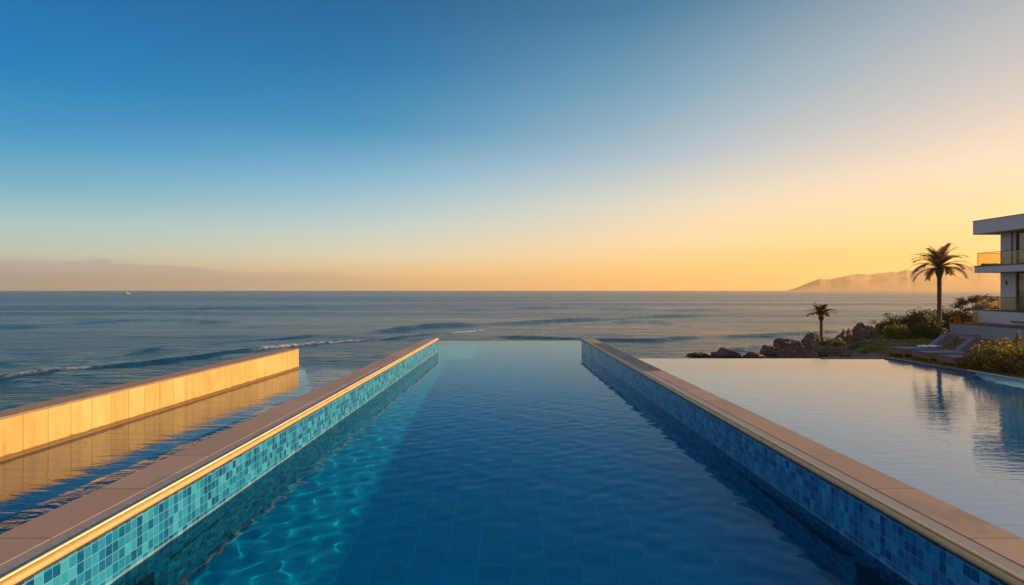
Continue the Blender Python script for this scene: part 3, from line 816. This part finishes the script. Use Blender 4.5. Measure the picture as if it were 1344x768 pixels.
# storey walls with openings: x = XW plane facing the pool
XW = 33.45; YW = 46.75
def storey(z0, z1):
    hpart(MB().box(XW, XW+0.19, 45.35, YW, z0, z1), 'wall', 'plaster')                       # corner pier
    hpart(MB().box(XW+0.3, 44, YW-0.3, YW-0.001, z0, z1), 'wall', 'plaster')                 # end wall
    hpart(MB().box(XW, XW+0.3, YN+0.6, 35.8, z0, z1), 'wall', 'plaster')
    hpart(MB().box(XW+0.3, 44, YN+0.6, YN+0.9, z0, z1), 'wall', 'plaster')
    # four glazed bays between
    ys_ = [35.8, 38.18, 40.57, 42.96, 45.35]
    for a, c in zip(ys_[:-1], ys_[1:]):
        fr = MB(); x0, x1 = XW+0.06, XW+0.18
        fr.box(x0, x1, a, a+0.10, z0, z1); fr.box(x0, x1, c-0.10, c, z0, z1)
        fr.box(x0, x1, a+0.1, c-0.1, z0, z0+0.12); fr.box(x0, x1, a+0.1, c-0.1, z1-0.12, z1)
        w_ = hpart(fr, 'window', 'frame')
        p = MB().box(XW+0.11, XW+0.125, a+0.1, c-0.1, z0+0.12, z1-0.12).build('pane', M['pane'])
        p.parent = w_
    hpart(MB().box(XW+0.5, XW+3.8, 35.9, YW-0.32, z0, z0+0.03), 'room_floor', 'deck')
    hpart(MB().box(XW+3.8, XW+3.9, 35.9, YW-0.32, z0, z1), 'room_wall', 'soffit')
    c = MB()
    for k in range(9):
        y = 45.3-k*0.09; c.box(XW+0.2+0.03*(k % 2), XW+0.24+0.03*(k % 2), y-0.1, y, z0+0.05, z1-0.5)
    hpart(c, 'curtain', 'curtain')
hpart(MB().tube([(XW-0.05, 45.62, 4.91), (XW-0.05, 45.62, 7.07)], [0.04, 0.04], 10), 'downpipe', 'frame')
hpart(MB().box(XW-0.07, XW-0.002, 46.1, 46.22, 3.55, 3.85), 'wall_lamp', 'frame', bevel=0.01)
storey(4.902, 7.078); storey(1.86, 4.398)
# terrace parapet, its bronze cap and the lower balcony floor
hpart(MB().box(XF+0.0, 44, YN, YB, 0.0, 1.78), 'parapet', 'plaster', bevel=0.01)
hpart(MB().box(XF-0.03, 44.02, YN-0.02, YB+0.03, 1.783, 1.855), 'parapet_cap', 'cap')
def balustrade(parent_root, x, y0, y1, xe, z, h, mat, end=True):
    b = MB()
    n = max(1, round((y1-y0)/2.3)); st = (y1-y0)/n
    for i in range(n): b.box(x, x+0.016, y0+i*st+0.01, y0+(i+1)*st-0.01, z, z+h)
    if end: b.box(x+0.03, xe, y1-0.016, y1, z, z+h)
    bal = child(b.build('balustrade', M[mat]), parent_root)
    for i in range(n+1):
        yy = min(max(y0+i*st, y0+0.03), y1-0.03)
        MB().box(x-0.014, x-0.001, yy-0.022, yy+0.022, z-0.02, z+h-0.001).build('post', M['frame'], bal)
    r = MB().box(x-0.012, x+0.028, y0, y1+0.012, z+h, z+h+0.03)
    if end: r.box(x+0.028, xe, y1-0.028, y1+0.012, z+h, z+h+0.03)
    r.build('rail', M['frame'], bal)
    return bal
balustrade(house, XF+0.2, YN+0.1, YB-0.2, 44, 4.902, 0.86, 'glass')
balustrade(house, XF+0.12, YN+0.1, YB-0.1, 44, 1.858, 0.86, 'glass')
# garden terrace wall
tw = empty('terrace_wall', (30.5, 40, 0))
tag(tw, 'grey rendered terrace wall below the house with glass panel on top, tinted with the amber glow behind it', 'wall')
child(MB().box(30.5, 32.395, 26, 47.6, -0.3, 0.90).build('wall', M['greywall'], bevel=0.01), tw)
child(MB().box(30.46, 32.39, 26, 47.64, 0.903, 0.96).build('cap_stone', M['cap']), tw)
child(MB().box(29.35, 30.497, 44.5, 47.2, -0.3, 0.24).build('step_block', M['greywall'], bevel=0.01), tw)
child(MB().box(29.32, 30.455, 44.47, 47.23, 0.243, 0.275).build('step_cap', M['slate']), tw)
balustrade(tw, 30.6, 46.2, 47.5, 32.39, 0.962, 0.62, 'amber')
child(MB().box(32.28, 32.392, 36, 44.2, 1.14, 1.2).build('handrail', M['frame']), tw)
# small plants on the upper balcony
pl = empty('planter_box', (33.4, 47.62, 4.903))
tag(pl, 'long low planter with small plants on the upper balcony behind the glass', 'planter')
MB().box(-0.6, 0.9, -0.12, 0.10, 0, 0.12).build('box', M['cap'], pl)
V, Fc = leaf_cloud([(-0.5+0.3*i, 0, 0.13, 0.16, 0.08, 0.07) for i in range(5)], 260, 0.03, 77)
mesh_obj('foliage', V, Fc, M['leaf_brown'], pl)

# ------------------------------------------------------------------ LOUNGERS
def lounger(loc, rz, label, seed):
    r = empty('sun_lounger', loc, rz)
    tag(r, label, 'sun lounger', 'sun loungers on the lawn by the mirror pool')
    W2 = 0.66
    f = MB(); f.box(0, 2.55, -W2, -W2+0.07, 0.09, 0.29); f.box(0, 2.55, W2-0.07, W2, 0.09, 0.29)
    f.box(0.002, 0.07, -W2+0.07, W2-0.07, 0.09, 0.29); f.box(2.48, 2.548, -W2+0.07, W2-0.07, 0.09, 0.29)
    for k in range(14): f.box(0.14+k*0.17, 0.24+k*0.17, -W2+0.071, W2-0.071, 0.255, 0.285)
    f.build('frame', M['wood'], r, bevel=0.006)
    for sx in (0.03, 2.42):
        for sy in (-W2+0.015, W2-0.095):
            MB().box(sx, sx+0.08, sy, sy+0.08, -0.06, 0.089).build('leg', M['wood'], r, bevel=0.005)
    c = MB(); c.box(0.03, 1.88, -W2+0.04, W2-0.04, 0.292, 0.37)
    m_ = c.build('mattress', M['cushion'], r, bevel=0.03)
    rot = Matrix.Rotation(-math.radians(38), 3, 'Y')
    b1 = MB().box(1.92, 2.95, -W2+0.03, 0.20, 0.30, 0.35, rot, (1.92, 0, 0.32)); b1.build('backrest', M['sling'], r, bevel=0.012)
    b2 = MB().box(1.92, 2.93, 0.205, W2-0.03, 0.30, 0.39, rot, (1.92, 0, 0.32)); b2.build('backrest', M['cushion'], r, bevel=0.025)
    for sy in (-W2+0.1, W2-0.1):
        MB().tube([(2.5, sy, 0.25), (2.62, sy, 0.82)], [0.02, 0.02], 6).build('backrest_strut', M['frame'], r)
    return r
lounger((18.75, 33.4, 0.02), 0.0, 'farthest sun lounger, nearest the dark bushes, with a crumpled white towel on it', 1)
lounger((18.7, 31.3, 0.02), -0.02, 'middle sun lounger of the three, its brown backrest raised', 2)
lounger((18.55, 29.2, 0.02), -0.04, 'nearest sun lounger, its head end hidden behind the yellow-green shrub', 3)
# crumpled towel on the far one
bm = bmesh.new(); bmesh.ops.create_grid(bm, x_segments=26, y_segments=14, size=0.5)
for v in bm.verts:
    p = v.co.copy(); v.co = Vector((p.x*0.9, p.y*0.5, 0.03+0.13*abs(noise.noise(Vector((p.x*5, p.y*5, 2))))+0.06*abs(noise.noise(p*11))))
bmesh.ops.solidify(bm, geom=bm.faces[:], thickness=0.012)
me = bpy.data.meshes.new('towel'); bm.to_mesh(me); bm.free(); me.materials.append(M['towel'])
o = link(bpy.data.objects.new('towel', me)); o.location = (20.35, 33.3, 0.40)
tag(o, 'crumpled white towel lying on the farthest sun lounger', 'towel')

# ------------------------------------------------------------------ BOAT far out
D = 760.0; bx = W(166, D)
boat = empty('motor_boat', (bx, D, ZS), 0.1)
tag(boat, 'tiny white boat far out on the sea near the left horizon', 'boat')
hull = []
for i, (x, wd, zt) in enumerate([(-3.2, 1.1, 1.0), (-1, 1.3, 1.0), (1.5, 1.1, 1.15), (3.6, 0.08, 1.45)]):
    hull += [(x, -wd, zt), (x, -wd*0.7, -0.3), (x, wd*0.7, -0.3), (x, wd, zt)]
fc = [(i*4+k, (i+1)*4+k, (i+1)*4+k+1, i*4+k+1) for i in range(3) for k in range(3)] + [(i*4+3, (i+1)*4+3, (i+1)*4, i*4) for i in range(3)] + [(0, 1, 2, 3), (15, 14, 13, 12)]
mesh_obj('hull', hull, fc, M['hull'], boat)
MB().add([(-1.2, -.8, 1.0), (1.3, -.7, 1.05), (1.3, .7, 1.05), (-1.2, .8, 1.0), (-1.0, -.6, 2.3), (0.6, -.6, 2.3), (0.6, .6, 2.3), (-1.0, .6, 2.3)],
         [(0, 3, 2, 1), (4, 5, 6, 7), (0, 1, 5, 4), (1, 2, 6, 5), (2, 3, 7, 6), (3, 0, 4, 7)]).build('cabin', M['hull'], boat)

# ------------------------------------------------------------------ HILLS
def build_hills():
    D = 3500.0
    sky = [(1036, 380.5), (1043, 378.7), (1056, 373.5), (1066, 369.5), (1076, 366), (1083, 367), (1090, 367.2), (1098, 364.8), (1105, 363.5), (1116, 361), (1128, 359.7), (1143, 360.4), (1152, 358.8),
           (1161, 358), (1172, 356.8), (1180, 356.8), (1190, 354), (1196, 355.5), (1202, 353), (1230, 351), (1278, 349), (1344, 347), (1500, 346), (1800, 348), (2300, 346), (3000, 350)]
    xs_ = np.concatenate([np.linspace(1034, 1400, 420), np.linspace(1404, 2900, 200)])
    yp = np.interp(xs_, [s[0] for s in sky], [s[1] for s in sky])
    rows = np.linspace(-1, 1, 46)
    P = np.zeros((len(rows), len(xs_), 3))
    for j, x in enumerate(xs_):
        X = (x-CX)/F*D; top = EYE-(yp[j]-HY)/F*D + 2.2
        top += 1.6*noise.noise(Vector((x*0.16, 0, 0)))*min(1, (x-1036)/30)
        for i, t in enumerate(rows):
            prof = max(0, 1-abs(t)**1.25)
            y = D + t*700 + (0 if x > 1060 else 0)
            n1 = noise.fractal(Vector((X/170, y/170, 1.5)), 1.0, 2.0, 5)
            h = (top-ZS)*prof*(1+0.22*n1*(abs(t) > 0.01)*min(1, abs(t)*4)) - 3*(abs(t) >= 0.999)
            P[i, j] = (X*(y/D), y, ZS + h - 0.4)
    o = grid_obj('hills', P, M['hills']); tag(o, kind='structure')
build_hills()

# ------------------------------------------------------------------ HAZE
m, nt = new_mat('haze_air'); b = N(nt)
v = b.n('ShaderNodeVolumePrincipled')
v.inputs['Color'].default_value = (1.0, 0.80, 0.52, 1); v.inputs['Density'].default_value = 0.00020
v.inputs['Anisotropy'].default_value = 0.6
b.out(None, v.outputs[0])
hz = MB().box(-7000, 7000, -6800, 6800, -6, 134).build('haze', m); tag(hz, 'thin warm sea haze', 'haze', kind='stuff')

# ------------------------------------------------------------------ LIGHT
EXPO = 0.70
SUN_EL, SUN_AZ = math.radians(15.5), math.radians(76)      # azimuth clockwise from +Y (view direction)
d = Vector((math.sin(SUN_AZ)*math.cos(SUN_EL), math.cos(SUN_AZ)*math.cos(SUN_EL), math.sin(SUN_EL)))
L = bpy.data.lights.new('sun', 'SUN'); L.energy = 4.8; L.angle = math.radians(0.5); L.color = (1.0, 0.63, 0.29)
so = link(bpy.data.objects.new('sun', L)); so.rotation_euler = d.to_track_quat('Z', 'Y').to_euler(); so.location = d*60

world = bpy.data.worlds.new('World'); S.world = world; world.use_nodes = True
nt = world.node_tree; nt.nodes.clear(); b = N(nt)
gen = b.coord('Generated'); s = b.sep(gen)
el = b.math('MULTIPLY', b.math('ARCSINE', s[2]), 180/PI)           # degrees
az = b.math('MULTIPLY', b.math('ARCTAN2', s[0], s[1]), 180/PI)     # 0 ahead, + right
fac = b.math('DIVIDE', el, 60.0, clamp=True)
def skyramp(stops): return b.ramp(fac, [(e/60.0, srgb(*c)) for e, c in stops])
A = skyramp([(0, (176, 166, 156)), (1.2, (188, 172, 156)), (2.6, (190, 196, 178)), (4.5, (166, 196, 194)), (7, (112, 174, 194)), (10.5, (52, 144, 190)), (15, (0, 120, 180)), (20, (0, 104, 164)), (30, (0, 78, 136)), (60, (2, 50, 105))])
B = skyramp([(0, (246, 190, 122)), (1.2, (242, 200, 138)), (3, (222, 212, 182)), (5.5, (186, 204, 202)), (9, (128, 180, 206)), (13, (54, 142, 182)), (18, (0, 112, 164)), (23, (0, 92, 142)), (33, (0, 70, 120)), (60, (4, 50, 105))])
C_ = skyramp([(0, (255, 188, 84)), (1.5, (255, 195, 102)), (4, (250, 212, 160)), (7, (224, 214, 190)), (11, (170, 188, 198)), (16, (116, 162, 184)), (22, (56, 122, 156)), (34, (10, 78, 124)), (60, (12, 56, 108))])
D_ = skyramp([(0, (255, 176, 68)), (2, (255, 190, 94)), (5, (255, 209, 152)), (8.5, (236, 212, 184)), (13, (196, 192, 188)), (18, (164, 174, 182)), (24, (110, 142, 164)), (36, (46, 96, 134)), (60, (20, 62, 112))])
def sm(a0, a1):
    x = b.n('ShaderNodeMapRange', interpolation_type='SMOOTHSTEP'); b.put(x.inputs[0], az)
    x.inputs[1].default_value = a0; x.inputs[2].default_value = a1; return x.outputs[0]
c = b.mix(sm(-42, -2), A, B); c = b.mix(sm(-16, 24), c, C_); c = b.mix(sm(8, 42), c, D_); c = b.mix(sm(115, 178), c, A)
bx_ = b.math('MINIMUM', b.math('DIVIDE', 0.027, b.math('MAXIMUM', s[2], 0.0225)), 1.2)
boost = b.math('EXPONENT', b.math('MULTIPLY', bx_, 0.42))
# low mauve cloud bank on the left horizon
cn = b.noise(b.comb(b.math('MULTIPLY', az, 0.10), b.math('MULTIPLY', el, 0.7), 1.0), 1.0, 5, 0.55)
topl = b.math('MULTIPLY_ADD', cn, 3.0, b.math('MULTIPLY_ADD', az, -0.03, -0.6))
cl = b.math('MULTIPLY', b.math('DIVIDE', b.math('SUBTRACT', topl, el), 0.22, clamp=True), 0.6)
cl = b.math('MULTIPLY', cl, b.math('DIVIDE', b.math('SUBTRACT', 2.0, az), 28.0, clamp=True))
c = b.mix(cl, c, srgb(174, 164, 158))
c = b.mix(b.math('DIVIDE', b.math('SUBTRACT', el, 26.0), 16.0, clamp=True), c, srgb(112, 124, 150))
c = b.mix(b.math('DIVIDE', b.math('SUBTRACT', b.math('ABSOLUTE', az), 62.0), 40.0, clamp=True), c, b.mix(0.6, c, srgb(150, 146, 158)))
bs = b.n('ShaderNodeVectorMath', operation='SCALE'); b.put(bs.inputs[0], c); b.put(bs.inputs['Scale'], boost); c = bs.outputs[0]
st = b.n('ShaderNodeTexSky'); st.sky_type = 'NISHITA'; st.sun_disc = False
st.sun_elevation = SUN_EL; st.sun_rotation = SUN_AZ; st.dust_density = 2.0; st.altitude = 0
sc = b.n('ShaderNodeVectorMath', operation='SCALE'); b.put(sc.inputs[0], c); sc.inputs['Scale'].default_value = 10.0*0.68
mixed = b.mix(0.006, sc.outputs[0], st.outputs[0])
bg = b.n('ShaderNodeBackground'); b.put(bg.inputs[0], mixed); bg.inputs[1].default_value = 0.1
wo = b.n('ShaderNodeOutputWorld'); b.put(wo.inputs[0], bg.outputs[0])
world.cycles.sampling_method = 'MANUAL'; world.cycles.sample_map_resolution = 1024

# real refracted caustics on the pool floor
L.cycles.is_caustics_light = True
water.cycles.is_caustics_caster = True
for o in pool.children:
    if o.name.startswith(('pool_floor', 'tiled_wall')): o.cycles.is_caustics_receiver = True

# ------------------------------------------------------------------ CAMERA
cam = bpy.data.cameras.new('camera'); cam.sensor_width = 36; cam.lens = 24.0
cam.shift_y = -3.2/1344; cam.clip_end = 20000; cam.clip_start = 0.1
co = link(bpy.data.objects.new('camera', cam)); co.location = (0, 0, EYE); co.rotation_euler = (PI/2, 0, 0)
S.camera = co
S.view_settings.view_transform = 'Standard'; S.view_settings.look = 'None'; S.view_settings.exposure = EXPO; S.view_settings.gamma = 1
S.render.engine = 'CYCLES'
S.cycles.use_denoising = True
S.cycles.max_bounces = 8; S.cycles.transparent_max_bounces = 12; S.cycles.volume_bounces = 0
S.cycles.caustics_reflective = False; S.cycles.caustics_refractive = True
S.cycles.sample_clamp_indirect = 4.0
